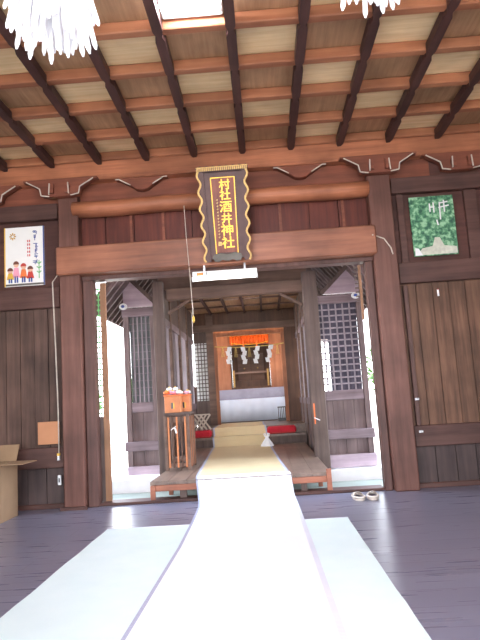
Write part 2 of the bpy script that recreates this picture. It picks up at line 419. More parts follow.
# ------------------------------------------------------------------ name plaque
pl = thing('name_plaque', (-.275, 5.84, 2.37), 'carved wooden shrine name plaque with gold characters leaning over the doorway', 'plaque')
pl['_org'] = [0, 0, 0]
MB().prism_xz([(-.195, .05), (.195, .05), (.215, 1.06), (-.215, 1.06)], -.02, .02).build('back_board', M['plaqued'], pl)
MB().prism_xz([(-.115, .12), (.115, .12), (.125, .98), (-.125, .98)], -.027, -.02).build('name_panel', M['plaque'], pl)
mb = MB()
fr = [(-.118, .11), (.118, .11), (.129, .985), (-.129, .985)]
for a, b in zip(fr, fr[1:]+fr[:1]):
    if a[1] < .2 and b[1] < .2: continue
    mb.bar((a[0], -.032, a[1]), (b[0], -.032, b[1]), .009, .01, up=(0, 1, 0))
mb.build('gold_line_frame', M['gold'], pl)
for s in (-1, 1):                                   # wavy carved side borders
    out, inn = [], []
    for i in range(41):
        t = i/40; z = .02+1.04*t; w = .195+.02*t
        out.append((s*(w+.042+.018*math.sin(t*PI*11)), z)); inn.append((s*(w-.012), z))
    MB().prism_xz(out+inn[::-1], -.045, .01).build('carved_border', M['plaqued'], pl)
    mb = MB()
    for i in range(40):
        mb.bar((out[i][0], -.05, out[i][1]), (out[i+1][0], -.05, out[i+1][1]), .02, .026 if (i//2) % 2 else .016, up=(0, 1, 0))
    mb.build('gilt_edge', M['gold2'], pl)
top = [(-.27, 1.055), (.27, 1.055), (.285, 1.10)]
top += [(.285-.57*i/24, 1.10+.012*(1+math.sin(i*PI/1.5))) for i in range(1, 24)] + [(-.285, 1.10)]
MB().prism_xz(top, -.055, .02).build('crest_board', M['plaqued'], pl)
mb = MB()
for i in range(26):
    x = -.265+i*.0212; mb.bar((x, -.06, 1.062), (x+.004, -.06, 1.098+.01*(i % 2)), .012, .012, up=(0, 1, 0))
mb.bar((-.28, -.058, 1.105), (.28, -.058, 1.105), .008, .01, up=(0, 1, 0))
mb.build('gold_fringe', M['gold2'], pl)
foot = [(-.15, .10), (-.165, .06), (-.14, .02), (-.1, .015), (-.06, .035), (0, .02), (.06, .035), (.1, .015), (.14, .02), (.165, .06), (.15, .10), (.08, .115), (0, .1), (-.08, .115)]
MB().prism_xz(foot, -.05, -.021).build('foot_carving', M['verdi'], pl, bevel=.004)
def text_mesh(name, txt, size, x, z, y, mat, parent, extr=.004):
    cu = bpy.data.curves.new(name, 'FONT'); cu.body = txt; cu.size = size; cu.align_x = 'CENTER'; cu.align_y = 'CENTER'; cu.extrude = extr; cu.offset = .0018
    to = bpy.data.objects.new(name, cu); COL.objects.link(to); bpy.context.view_layer.update()
    dg = bpy.context.evaluated_depsgraph_get(); me = bpy.data.meshes.new_from_object(to.evaluated_get(dg)); bpy.data.objects.remove(to)
    me.transform(Matrix.Rotation(PI/2, 4, 'X')); me.materials.clear(); me.materials.append(mat)
    o = bpy.data.objects.new(name, me); COL.objects.link(o); o.parent = parent; o.location = (x, y, z); o['_org'] = [0, 0, 0]
    return o
for ch, z, sz in (('村', .895, .125), ('社', .775, .125), ('酒', .64, .14), ('井', .505, .125), ('神', .37, .145), ('社', .225, .145)):
    text_mesh('gold_character', ch, sz, .018+.0*z, z, -.033, M['gold'], pl)
mb = MB()
for i in range(13):
    z = .73-i*.036; mb.bar((-.083, -.031, z), (-.063, -.031, z+.006), .006, .007, up=(0, 1, 0)); mb.bar((-.072, -.031, z-.012), (-.074, -.031, z+.012), .005, .006, up=(0, 1, 0))
mb.build('signature_column', M['gold2'], pl)
MB().prism_xz([(-.092, .2), (-.055, .2), (-.052, .245), (-.09, .25)], -.033, -.027).build('seal', M['gold2'], pl)
pl.rotation_euler = (.21, 0, 0); pl.scale = (.92, 1, .86); pl.location.x -= .015

# ------------------------------------------------------------------ poster, picture, notice
po = thing('poster', (-2.515, 6.16, 2.35), 'white illustrated poster with four small figures on the dark board, upper left', 'poster')
B(-2.735, -2.295, 6.155, 6.165, 2.345, 3.0).build('sheet', M['poster'], po)
B(-2.735, -2.722, 6.1535, 6.1555, 2.345, 3.0).build('yellow_edge', M['yellow'], po)
B(-2.308, -2.295, 6.1535, 6.1555, 2.345, 3.0).build('blue_edge', M['blue'], po)
fig = ((-2.67, .15, 'greenp', 'brownp', 'yellow'), (-2.605, .23, 'pink', 'brownp', 'skinp'), (-2.525, .20, 'redp', 'redp', 'orangep'), (-2.45, .16, 'pink', 'brownp', 'redp'))
for x, h, cb, chh, ca in fig:
    z0 = 2.385; y0, y1 = 6.151, 6.155
    MB().prism_xz([(x-.04, z0+h*.25), (x+.04, z0+h*.25), (x+.022, z0+h*.72), (x-.022, z0+h*.72)], y0, y1).build('printed_robe', M[ca if ca != 'skinp' else 'pink'], po)
    mb = MB(); mb.box(x-.02, x-.004, y0, y1, z0, z0+h*.32); mb.box(x+.004, x+.02, y0, y1, z0, z0+h*.32); mb.build('printed_legs', M['blue'], po)
    c = [(x+.027*math.cos(2*PI*k/12), z0+h*.86+.03*math.sin(2*PI*k/12)) for k in range(12)]
    MB().prism_xz(c, y0, y1).build('printed_face', M['skinp'], po)
    c = [(x+.032*math.cos(PI*k/8), z0+h*.88+.036*math.sin(PI*k/8)) for k in range(9)]
    MB().prism_xz(c, y0-.002, y0+.001).build('printed_hair', M[chh], po)
mb = MB()
for k in range(8):
    a = 2*PI*k/8; mb.bar((-2.64+.015*math.cos(a), 6.152, 2.9+.015*math.sin(a)), (-2.64+.036*math.cos(a), 6.152, 2.9+.04*math.sin(a)), .012, .006, up=(0, 1, 0))
mb.build('emblem', M['gold2'], po)
rr = random.Random(3)
for z in [2.93, 2.88, 2.79, 2.73, 2.67, 2.61]:
    mb = MB()
    for k in range(5):
        x = -2.39+rr.uniform(-.016, .016); zz = z+rr.uniform(-.02, .02)
        if rr.random() < .5: mb.box(x-.016, x+.016, 6.151, 6.155, zz-.003, zz+.003)
        else: mb.box(x-.003, x+.003, 6.151, 6.155, zz-.018, zz+.018)
    mb.build('printed_mark', M['blue'], po)
mb = MB()
for z in [2.84, 2.8, 2.76, 2.72, 2.68]:
    for x in (-2.475, -2.455): mb.box(x-.005, x+.005, 6.151, 6.155, z-.012, z+.012)
mb.build('printed_column', M['redp'], po)
mb = MB(); mb.box(-2.358, -2.350, 6.151, 6.155, 2.42, 2.62)
for z in (2.5, 2.55, 2.6): mb.bar((-2.354, 6.153, z-.02), (-2.33, 6.153, z), .01, .005, up=(0, 1, 0)); mb.bar((-2.354, 6.153, z-.02), (-2.378, 6.153, z), .01, .005, up=(0, 1, 0))
mb.build('printed_bamboo', M['greenp'], po)
B(-2.72, -2.3, 6.151, 6.1535, 2.352, 2.372).build('printed_band', M['verdi'], po)

pi_ = thing('picture', (1.875, 6.1, 2.36), 'green forest photograph with a pale path hung on the right wall', 'picture')
B(1.65, 2.11, 6.12, 6.14, 2.36, 3.0).build('print', M['forest'], pi_)
mb = MB()
for a, b in (((1.86, 2.83), (1.86, 2.92)), ((1.90, 2.82), (1.90, 2.93)), ((1.86, 2.88), (1.91, 2.88)), ((1.96, 2.74), (1.965, 2.93)), ((2.01, 2.82), (2.01, 2.95)), ((1.95, 2.87), (2.06, 2.89)), ((1.97, 2.92), (2.05, 2.93)), ((1.92, 2.74), (1.93, 2.68))):
    mb.bar((a[0], 6.117, a[1]), (b[0], 6.117, b[1]), .013, .006, up=(0, 1, 0))
mb.build('printed_white_gate', M['white'], pi_)
MB().prism_xz([(1.68, 2.37), (2.1, 2.37), (2.1, 2.44), (1.97, 2.46), (1.93, 2.55), (1.88, 2.55), (1.85, 2.46), (1.74, 2.44)], 6.115, 6.1199).build('printed_path', M['pathp'], pi_)
MB().prism_xz([(1.66, 2.365), (1.74, 2.365), (1.70, 2.44), (1.665, 2.45)], 6.112, 6.1149).build('printed_rock', M['white'], pi_)
tag(B(-2.375, -2.15, 6.095, 6.118, .655, .885).build('blank_board', M['card2'], bevel=.003), 'small blank tan board fixed low on the wall left of the door post', 'board')

# ------------------------------------------------------------------ wires, lamp, cord
lp = thing('fluorescent_lamp', (-.34, 5.95, 2.2), 'white fluorescent tube lamp under the lintel below the plaque', 'lamp')
B(-.675, -.005, 5.955, 5.995, 2.25, 2.325).build('lamp_body', M['white'], lp, bevel=.004)
MB().tube([(-.66, 5.935, 2.238), (-.02, 5.935, 2.238)], .016, 12).build('tube', M['tube'], lp)
for x in (-.67, -.01): B(x-.008, x+.008, 5.915, 5.965, 2.22, 2.262).build('lamp_holder', M['white'], lp)
for x in (-.55, -.13): B(x-.01, x+.01, 5.97, 5.985, 2.326, 2.389).build('hanger', M['metal'], lp)
B(-.63, -.56, 5.953, 5.9549, 2.28, 2.31).build('label_patch', M['orangep'], lp)
B(-.53, -.52, 5.953, 5.9549, 2.275, 2.31).build('switch', M['black'], lp)
cd = thing('pull_cord', (-.70, 5.88, 1.8), 'thin pull cord with a yellow knob hanging left of the plaque', 'cord')
MB().tube([(-.722, 5.93, 3.03), (-.712, 5.9, 2.7), (-.693, 5.89, 2.3), (-.678, 5.885, 1.84)], .0035, 6).build('string', M['chalk'], cd)
MB().tube([(-.678, 5.885, 1.86), (-.678, 5.885, 1.84), (-.678, 5.885, 1.81), (-.678, 5.885, 1.785)], .01, 10, radii=[.004, .012, .014, .005]).build('knob', M['yellow'], cd, smooth=True)
tag(MB().tube([(-1.93, 5.985, 2.42), (-2.05, 6.013, 2.42), (-2.11, 6.013, 2.40), (-2.155, 6.0, 2.33), (-2.16, 6.03, 2.1), (-2.16, 6.07, 1.6), (-2.155, 6.09, 1.0), (-2.155, 6.09, .55)], .007, 8).build('cable', M['chalk'], smooth=True), 'whitish cable running down beside the left door post', 'cable')
tag(MB().tube([(1.2, 5.945, 2.58), (1.25, 6.014, 2.585), (1.33, 6.014, 2.55), (1.39, 6.014, 2.45), (1.405, 6.014, 2.38)], .007, 8).build('cable', M['chalk'], smooth=True), 'short curved white cable on the right door post', 'cable')
s1 = thing('cable_plug', (-2.155, 6.08, .52), 'small plug with yellowish tip on the cable by the left post', 'plug')
B(-2.17, -2.145, 6.07, 6.1, .535, .56).build('tip', M['yellow'], s1); B(-2.168, -2.147, 6.072, 6.098, .49, .534).build('body', M['white'], s1)
s2 = thing('wall_socket', (-2.15, 6.1, .25), 'small white socket low on the wall beside the left post', 'socket')
B(-2.175, -2.143, 6.09, 6.118, .24, .34).build('plate', M['white'], s2, bevel=.004); B(-2.165, -2.152, 6.086, 6.09, .27, .31).build('slot', M['black'], s2)
def latch(x, z, lb):
    t = thing('metal_latch', (x, 6.1, z), lb, 'latch')
    B(x-.022, x+.022, 6.105, 6.114, z-.012, z+.012).build('plate', M['metal'], t, bevel=.002)
    MB().sphere((x+.012, 6.098, z), .008).build('stud', M['white'], t, smooth=True)
latch(1.525, .885, 'small bright metal latch on the right wall, upper of two')
latch(1.535, .56, 'small bright metal latch on the right wall, lower of two')
h = thing('paper_tag', (1.86, 6.13, 1.93), 'tiny white paper tag pinned high on the right plank wall', 'tag')
B(1.852, 1.87, 6.142, 6.15, 1.93, 2.0).build('sheet', M['paper'], h); MB().sphere((1.861, 6.138, 2.0), .006).build('pin', M['redp'], h)

# ceiling lamp, square glass shade inside one coffer
cl = thing('ceiling_lamp', (-.33, 3.5, 3.6), 'square glowing ceiling lamp set in a coffer at the top of the view', 'lamp')
B(-.55, -.12, 3.42, 3.80, 3.655, 3.699).build('housing', M['white'], cl, bevel=.01)
B(-.53, -.14, 3.44, 3.70, 3.63, 3.6549).build('diffuser', M['glow'], cl, bevel=.01)

fill_cl = thing('ceiling_lamp', (-.33, 1.4, 3.6), 'added square fill lamp on the ceiling above the viewer', 'lamp')  # added out of view to brighten the near mats and runner
B(-.55, -.12, 1.2, 1.6, 3.655, 3.699).build('housing', M['white'], fill_cl, bevel=.01)
B(-.53, -.14, 1.24, 1.56, 3.63, 3.6549).build('diffuser', M['glow'], fill_cl, bevel=.01)
# hanging white paper tassels
def tassel(name_lb, cx_, cy_, ztop, zlen, n, rad, seed):
    rr = random.Random(seed)
    t = thing('paper_tassel', (cx_, cy_, ztop), name_lb, 'tassel', 'white paper tassels hanging from the ceiling')
    MB().tube([(cx_, cy_, 3.63), (cx_, cy_, ztop+.05)], .006, 8).build('cord', M['straw'], t)
    MB().sphere((cx_, cy_, ztop+.03), .07, .07, .05).build('knot', M['paper'], t, smooth=True)
    for i in range(n):
        a = 2*PI*i/n*5.236; q = math.sqrt((i+.5)/n)
        dx, dy = math.cos(a), math.sin(a)
        L = zlen*rr.uniform(.78, 1.05)*(1-.12*q)
        p0 = Vector((cx_+dx*.03*q, cy_+dy*.03*q, ztop+.03)); p1 = Vector((cx_+dx*rad*.75*q, cy_+dy*rad*.75*q, ztop-L*.5)); p2 = Vector((cx_+dx*rad*q, cy_+dy*rad*q, ztop-L))
        w = .02; mb = MB(); tw = rr.uniform(-.5, .5)
        side = Vector((math.cos(tw), math.sin(tw), 0))
        vs = []
        for p, ww in ((p0, .5), (p1, 1), (p2-(p2-p1)*.1, .9), (p2, .3)):
            vs += [p-side*w/2*ww, p+side*w/2*ww]
        nrm = Vector((-side.y, side.x, 0))*.002
        vs = [v-nrm for v in vs]+[v+nrm for v in vs]
        fs = []
        for k in range(3): fs += [(2*k, 2*k+1, 2*k+3, 2*k+2), (8+2*k, 8+2*k+2, 8+2*k+3, 8+2*k+1), (2*k, 2*k+2, 8+2*k+2, 8+2*k), (2*k+1, 8+2*k+1, 8+2*k+3, 2*k+3)]
        fs += [(0, 8, 9, 1), (6, 7, 15, 14)]
        mb.add(vs, fs).build('paper_strip', M['paper'], t)
tassel('big white paper-strip tassel hanging at the upper left', -.668, 1.9, 2.66, .42, 80, .165, 1)
tassel('white paper-strip tassel whose tips show at the top right', .47, 1.9, 2.68, .355, 56, .14, 2)

# ------------------------------------------------------------------ mats and runners
def mat_(name, x0, x1, y0, y1, z, lb):
    t = thing(name, ((x0+x1)/2, (y0+y1)/2, 0), lb, 'mat', 'pale blue rush mats on the hall floor')
    n = 24; mb = MB(); rr = random.Random(int(x0*100))
    mb.strip([(x0+rr.uniform(-.004, .004), x1+rr.uniform(-.004, .004), y0+(y1-y0)*i/n, z) for i in range(n+1)], z-.0005)
    mb.build('weave', M['mat'], t)
    B(x0, x1, y1-.012, y1+.003, .0006, z+.001).build('end_binding', M['binddot'], t)
    return t
mat_('rush_mat', -1.37, -.40, .2, 4.97, .008, 'pale blue rush mat on the floor left of the white runner')
mat_('rush_mat', -.38, .59, .2, 4.93, .008, 'pale blue rush mat on the floor right of the white runner')
st = [(-.69, .26, .3, .015), (-.68, .26, 2.6, .015), (-.665, .245, 4.2, .015), (-.68, .235, 5.0, .014), (-.7, .225, 5.7, .012), (-.73, .215, 6.0, .018), (-.745, .21, 6.1, .045), (-.755, .205, 6.15, .10),
      (-.765, .20, 6.175, .17), (-.77, .195, 6.2, .215), (-.775, .19, 6.28, .216), (-.78, .185, 6.36, .216)]
wr = thing('white_runner', (-.22, 3.3, 0), 'long white woven floor runner leading up the middle to the platform', 'runner')
MB().strip(st, .005).build('weave', M['run'], wr, smooth=False)
MB().strip([(a-.006, a+.014, y, z+.0012) for a, b, y, z in st], .0075).build('binding', M['bind'], wr)
MB().strip([(b-.026, b+.006, y, z+.0012) for a, b, y, z in st], .0075).build('binding', M['binddot'], wr)
st = [(-.79, .175, 6.365, .213), (-.8, .17, 6.6, .213), (-.84, .12, 7.6, .213), (-.9, .06, 9.0, .213), (-.93, .03, 9.9, .213), (-.94, .01, 10.16, .214), (-.945, 0, 10.185, .3), (-.95, -.01, 10.2, .371), (-.95, -.02, 10.44, .373),
      (-.955, -.03, 10.485, .45), (-.96, -.04, 10.5, .513), (-.96, -.07, 11.0, .513), (-.96, -.09, 12.2, .513)]
tr = thing('tan_runner', (-.35, 9, .2), 'tan woven runner on the platform running to the altar', 'runner')
MB().strip(st, .005).build('weave', M['tan'], tr)
MB().strip([(a-.006, a+.02, y, z+.001) for a, b, y, z in st], .007).build('binding', M['bind'], tr)
MB().strip([(b-.02, b+.006, y, z+.001) for a, b, y, z in st], .007).build('binding', M['bind'], tr)

# ------------------------------------------------------------------ platform, steps
pf = thing('wooden_platform', (-.32, 6.2, 0), 'low brown wooden platform bridging from the doorway into the corridor', 'platform')
mb = MB(); n = 10
for i in range(n):
    x0 = -1.25+i*1.86/n; mb.box(x0+.0015, x0+1.86/n-.0015, 6.19, 10.2, .17, .205)
mb.build('deck', M['deck'], pf, bevel=.002)
B(-1.23, .59, 6.2, 6.23, .105, .169).build('apron', M['apron'], pf, bevel=.004)
B(-1.235, -1.205, 6.231, 10.1, .105, .169).build('side_rail', M['greyd'], pf); B(.565, .595, 6.231, 10.1, .105, .169).build('side_rail', M['greyd'], pf)
for x, y, zb in ((-1.22, 6.21, 0), (.585, 6.21, 0), (-1.22, 7.3, -.15), (.585, 7.3, -.15), (-1.22, 9.9, -.15), (.57, 9.9, -.15)):
    B(x-.025, x+.025, y-.0101 if y > 7 else y-.045, y+.03 if y > 7 else y-.0105, zb, .169 if (y > 7 or x < 0) else .24).build('leg', M['apron'], pf, bevel=.004)
B(-.95, -.88, 6.235, 6.27, 0, .168).build('leg', M['greyd'], pf); B(.3, .36, 6.235, 6.27, 0, .168).build('leg', M['greyd'], pf)
t1 = thing('wooden_step', (-.36, 10.35, -.15), 'first dark wooden step at the end of the platform', 'step')
B(-1.36, .64, 10.205, 10.5, -.15, .33).build('riser', M['greyd'], t1); B(-1.36, .64, 10.203, 10.5, .331, .366).build('tread', M['deck'], t1)
struct(B(-1.36, .72, 10.505, 14.6, -.15, .505).build('floor_2', M['deck']), 'raised wooden floor before the altar')
def red(x0, x1, lb):
    t = thing('red_cushion', ((x0+x1)/2, 10.35, .366), lb, 'cushion')
    mb = MB(); mb.box(x0, x1, 10.26, 10.49, .367, .49); mb.build('felt_cover', M['red'], t, bevel=.03)
    B(x0+.01, x1-.01, 10.25, 10.259, .38, .39).build('seam', M['redp'], t)
    return t
red(-.02, .48, 'red felt cushion on the step right of the tan runner')
red(-1.3, -.98, 'red felt cushion on the step left of the runner, under crossed sticks')
fs_ = thing('folding_stool', (-1.14, 10.37, .49), 'pale wooden folding stool with crossed legs on the left red cushion', 'stool')
for i, dx in enumerate((-.11, 0.0, .11)):
    MB().bar((-1.24+dx*.6, 10.30+i*.05, .5), (-1.06+dx*.6, 10.30+i*.05, .76), .026).build('leg', M['chalk'], fs_)
    MB().bar((-1.06+dx*.6, 10.325+i*.05, .5), (-1.24+dx*.6, 10.325+i*.05, .76), .026).build('leg', M['chalk'], fs_)
B(-1.31, -.99, 10.29, 10.32, .755, .775).build('top_rail', M['chalk'], fs_)
wo = thing('paper_ornament', (-.03, 9.75, .215), 'white knotted paper ornament standing at the right edge of the tan runner', 'ornament')
mb = MB(); n = 16
rings = [(.10, .0), (.075, .05), (.035, .11), (.02, .14)]
vs = [(-.03+r*(1+.18*(k % 2))*math.cos(2*PI*k/n), 9.75+r*(1+.18*(k % 2))*math.sin(2*PI*k/n), .2155+z) for r, z in rings for k in range(n)]
fs = [(i*n+k, i*n+(k+1) % n, (i+1)*n+(k+1) % n, (i+1)*n+k) for i in range(3) for k in range(n)] + [tuple(range(n)), tuple(3*n+k for k in range(n))]
mb.add(vs, fs).build('skirt', M['paper'], wo)
for s in (-1, 1): MB().tube([(-.03+s*.005, 9.75, .35), (-.03+s*.035, 9.75, .375), (-.03+s*.045, 9.75, .41), (-.03+s*.025, 9.75, .42), (-.03+s*.005, 9.75, .36)], .01, 8).build('loop', M['paper'], wo)

# ------------------------------------------------------------------ second building: facade with lattice doors
YF = 7.9
struct(B(-30, 30, -25, 40, -.35, -.15).build('floor_3', M['gravel']), 'pale gravel ground outside')
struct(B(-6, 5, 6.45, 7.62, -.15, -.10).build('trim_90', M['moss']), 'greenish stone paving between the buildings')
struct(B(-2.3, -1.27, 7.64, 8.1, -.15, .06).build('trim_91', M['stone']), 'pale stone kerb under the left lattice screen')
struct(B(.6, 1.7, 7.66, 8.1, -.15, .03).build('trim_92', M['stone']), 'pale stone kerb under the right lattice screen')

def lattice_door(no, x0, x1, zb, cols, rows, lb, open_cols, vertical):
    r = sroot('door_%d' % no, ((x0+x1)/2, YF, zb), lb)
    sw = .075
    xo0, xo1 = x0, x1
    B(x0, x0+sw, YF-.03, YF+.04, zb, 2.3).build('stile', M['grey'], r, bevel=.004)
    B(x1-sw, x1, YF-.03, YF+.04, zb, 2.3).build('stile', M['grey'], r, bevel=.004)
    a, b = x0+sw, x1-sw
    B(x0-.01, x1+.01, YF-.045, YF+.045, 2.19, 2.3).build('top_rail', M['greyh'], r, bevel=.005)
    B(a, b, YF-.025, YF+.03, .90, 1.03).build('middle_rail', M['greyh'], r, bevel=.005)
    B(x0-.02, x1+.02, YF-.07, YF+.035, .40, .52).build('lower_rail', M['greyh'], r, bevel=.006)
    B(x0, x1+.02, YF-.06, YF+.035, zb, .2).build('bottom_rail', M['lilac'], r, bevel=.005)
    mb = MB(); planks(mb, a, b, .52, .90, YF+.0, .13, t=.02, gap=.004); mb.build('panel', M['grey'], r)
    B(a, b, YF+.03, YF+.038, .2, .9).build('backing', M['greyd'], r)
    mb = MB(); planks(mb, a, b, .2, .40, YF+.0, .13, t=.02, gap=.004); mb.build('panel', M['grey'], r)
    mb = MB(); w = (b-a)/cols; hh = (2.19-1.03)/rows; bw = .018 if vertical else .02
    for i in range(1, cols): mb.box(a+i*w-bw/2, a+i*w+bw/2, YF-.012, YF+.006, 1.03, 2.19)
    if not vertical:
        for j in range(1, rows): mb.box(a, b, YF-.02, YF-.0121, 1.03+j*hh-bw/2, 1.03+j*hh+bw/2)
    else:
        for j in range(1, rows): mb.box(a, b, YF+.0062, YF+.015, 1.03+j*hh-.004, 1.03+j*hh+.004)
    mb.build('lattice', M['lattice'], r)
    ax = a + w*open_cols
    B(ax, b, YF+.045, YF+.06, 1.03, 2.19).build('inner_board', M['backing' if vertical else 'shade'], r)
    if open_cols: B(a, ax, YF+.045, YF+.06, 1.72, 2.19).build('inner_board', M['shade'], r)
    return r
lattice_door(3, .66, 1.36, .04, 6, 14, 'grey weathered lattice screen right of the platform', 1.6, False)
lattice_door(4, -1.87, -1.43, .09, 5, 12, 'grey weathered lattice screen left of the platform', 0, True)
# triangular boards above the screens with a slanting brace
for s, xo, xi in ((-1, -1.86, -1.42), (1, 1.34, .86)):
    nm = 'left' if s < 0 else 'right'
    struct(MB().prism_xz([(xo, 2.32), (xi, 2.32), (xo, 2.78)], YF-.02, YF+.02).build('trim_%d' % (93 if s < 0 else 94), M['lilac']), 'pale triangular board above the %s lattice screen' % nm)
    struct(MB().bar((xo, YF-.03, 2.82), (xi-s*.03, YF-.03, 2.33), .05, .04, up=(0, 1, 0)).build('trim_%d' % (95 if s < 0 else 96), M['greyd']), 'slanting brace above the %s lattice screen' % nm)
def insul(x, z, lb):
    t = thing('porcelain_disc', (x, YF-.06, z), lb, 'disc')
    n = 16; c = lambda r: [(x+r*math.cos(2*PI*k/n), z+r*.8*math.sin(2*PI*k/n)) for k in range(n)]
    MB().prism_xz(c(.055), YF-.085, YF-.05).build('plate', M['white'], t, bevel=.006)
    MB().prism_xz(c(.024), YF-.094, YF-.0851).build('centre', M['blue'], t)['label'] = 'blue centre'
insul(-1.85, 2.33, 'white round disc with blue centre atop the left lattice screen')
insul(1.28, 2.27, 'white round disc with blue centre atop the right lattice screen')

trim(B(-1.425, -1.28, YF-.2, YF-.075, -.15, 2.62), M['greyd'], 'dark grey corridor post left of the platform', .008)
trim(B(.575, .765, YF-.2, YF-.075, -.15, 2.62), M['greyd'], 'dark grey corridor post right of the platform', .008)
trim(B(-1.26, .64, YF-.06, YF+.06, 2.38, 2.54), M['corr'], 'weathered beam across the corridor mouth', .01)
trim(B(-1.26, .64, YF+.9, YF+1.0, 2.6, 2.72), M['corr'], 'second beam inside the corridor', .01)
trim(MB().bar((.57, YF-.01, 2.2), (.28, YF-.01, 2.37), .04), M['corr'], 'short corner brace at right of the corridor mouth')
trim(MB().bar((-1.25, YF-.01, 2.2), (-.95, YF-.01, 2.37), .04), M['corr'], 'short corner brace at left of the corridor mouth')
# corridor side walls
def side_wall(no, x, lb, sgn):
    r = sroot('wall_%s' % no, (x, 9.8, -.15), lb)
    B(x-.03, x+.03, 7.97, 11.75, -.15, .85).build('lower_boards', M['grey'], r)
    B(x-.04, x+.04, 7.97, 11.75, .85, .95).build('sill_rail', M['greyh'], r)
    B(x-.04, x+.04, 7.97, 11.75, 2.12, 2.22).build('top_rail', M['greyh'], r)
    B(x-.03, x+.03, 7.97, 11.75, 2.22, 2.75).build('upper_boards', M['greyd'], r)
    for y in (8.9, 9.85, 10.8): B(x-.05, x+.05, y-.05, y+.05, -.15, 2.74).build('stud', M['corr'], r, bevel=.005)
    mb = MB()
    y = 8.02
    while y < 11.72:
        mb.box(x-.012, x+.012, y, y+.035, .95, 2.12); y += .092
    mb.build('lattice', M['lattice'], r)
    for y0, y1 in ((8.0, 8.6), (9.0, 9.5), (10.9, 11.5)):
        B(x-sgn*.03-.006, x-sgn*.03+.006, y0, y1, .95, 2.12).build('inner_board', M['grey'], r)
side_wall('corridor_left', -1.42, 'left side wall of the corridor with slatted opening', 1)
side_wall('corridor_right', .70, 'right side wall of the corridor with slatted opening', -1)
# corridor ceiling
cc = MB().box(-1.39, .77, 8.9, 11.8, 2.75, 2.78)
cco = struct(cc.build('ceiling_2', M['ceil_d']), 'brown panelled ceiling of the corridor')
for x in (-1.0, -.66, -.32, .02, .36): B(x-.02, x+.02, 9.0, 11.78, 2.70, 2.749).build('rib', M['long'], cco)
for y in (10.2, 11.0): B(-1.38, .76, y-.02, y+.02, 2.72, 2.748).build('rib', M['corr'], cco)
# soffit and rafters in the gap, roof of the second building
sf = sroot('roof_2', (-.3, 7.2, 2.8), 'low roof over the corridor with exposed rafters')
ez = lambda x: 2.27+(1.87-abs(x+.3))*1.2
for s in (-1, 1):
    xe = -.3+s*1.87
    mb = MB(); vs = []
    for y in (7.4, 15.2):
        vs += [(-.3, y, 4.51), (xe, y, ez(xe)), (xe, y, ez(xe)+.07), (-.3, y, 4.6)]
    mb.add(vs, [(0, 1, 2, 3), (7, 6, 5, 4), (0, 4, 5, 1), (1, 5, 6, 2), (2, 6, 7, 3), (3, 7, 4, 0)])
    mb.build('roof_board', M['soffit'], sf)
    y = 7.44
    while y < 13:
        MB().bar((-.3+s*.03, y, 4.42), (xe-s*.0, y, ez(xe)-.045), .05, .06).build('rafter', M['greyd'] if int(y*10) % 2 else M['grey'], sf); y += .22
    B(min(xe, xe+s*.03), max(xe, xe+s*.03), 7.39, 15.2, ez(xe)-.05, ez(xe)+.06).build('eave_board', M['grey'], sf)
B(-1.40, .68, 8.02, 8.06, 2.55, 3.1).build('gable_board', M['corr'], sf)
trim(B(-1.9, 1.4, 7.41, 7.47, 2.72, 2.82), M['corr'], 'thin cross tie under the low roof', .005)

# ------------------------------------------------------------------ inner wall with doorway
YI = 11.8
wi = sroot('wall_inner', (-.3, YI, .5), 'wall with the doorway to the altar room')
B(-1.12, -.98, YI-.03, YI+.05, .505, 2.75).build('post', M['corr'], wi, bevel=.006)
B(-.98, -.92, YI-.05, YI+.05, .506, 2.32).build('door_frame', M['inner'], wi, bevel=.006)
B(.37, .44, YI-.05, YI+.05, .506, 2.32).build('door_frame', M['inner'], wi, bevel=.006)
B(-.92, .37, YI-.05, YI+.05, 2.26, 2.32).build('door_frame', M['inner'], wi, bevel=.006)
B(.44, .76, YI-.02, YI+.05, .505, 2.75).build('post', M['altard'], wi, bevel=.006)
B(-1.38, .76, YI-.06, YI+.05, 2.37, 2.5).build('lintel', M['corr'], wi, bevel=.006)
B(-1.38, .76, YI-.0, YI+.05, 2.5, 2.75).build('upper_board', M['altard'], wi)
B(-1.38, -1.12, YI-.02, YI+.04, .505, 1.0).build('lower_board', M['greyd'], wi); B(-1.38, -1.12, YI-.02, YI+.04, 2.15, 2.37).build('upper_board', M['greyd'], wi)
mb = MB()
for i in range(5): mb.box(-1.375+i*.062, -1.36+i*.062, YI-.01, YI+.005, 1.0, 2.15)
for j in range(15): mb.box(-1.38, -1.12, YI+.006, YI+.02, 1.02+j*.078, 1.035+j*.078)
mb.build('lattice', M['greyd'], wi)
B(-1.38, -1.12, YI+.03, YI+.038, 1.0, 2.15).build('paper_screen', M['white'], wi)

# ------------------------------------------------------------------ altar room
YA = 13.4
wa = sroot('wall_altar', (-.3, YA, .5), 'orange-brown back wall of the altar room')
B(-1.5, -.76, YA, YA+.06, .505, 3.0).build('side_panel', M['inner'], wa); B(.14, .9, YA, YA+.06, .505, 3.0).build('side_panel', M['inner'], wa)
B(-.76, .14, YA, YA+.06, 2.22, 3.0).build('head_panel', M['inner'], wa); B(-.8, .18, YA-.03, YA, 2.2, 2.25).build('head_rail', M['inner'], wa)
B(-1.5, .9, YA, YA+.06, .505, 1.2).build('base_panel', M['altard'], wa)
B(-1.5, -1.44, YI+.06, YA, .505, 1.3).build('side_board', M['altard'], wa); B(.84, .9, YI+.06, YA, .505, 1.3).build('side_board', M['altard'], wa)
B(-1.5, .9, YI+.06, YA+.8, 3.0, 3.04).build('ceiling_board', M['ceil_d'], wa)
sh = thing('altar_shrine', (-.3, YA+.2, 1.2), 'dark inner altar cabinet with steps and closed doors', 'altar')
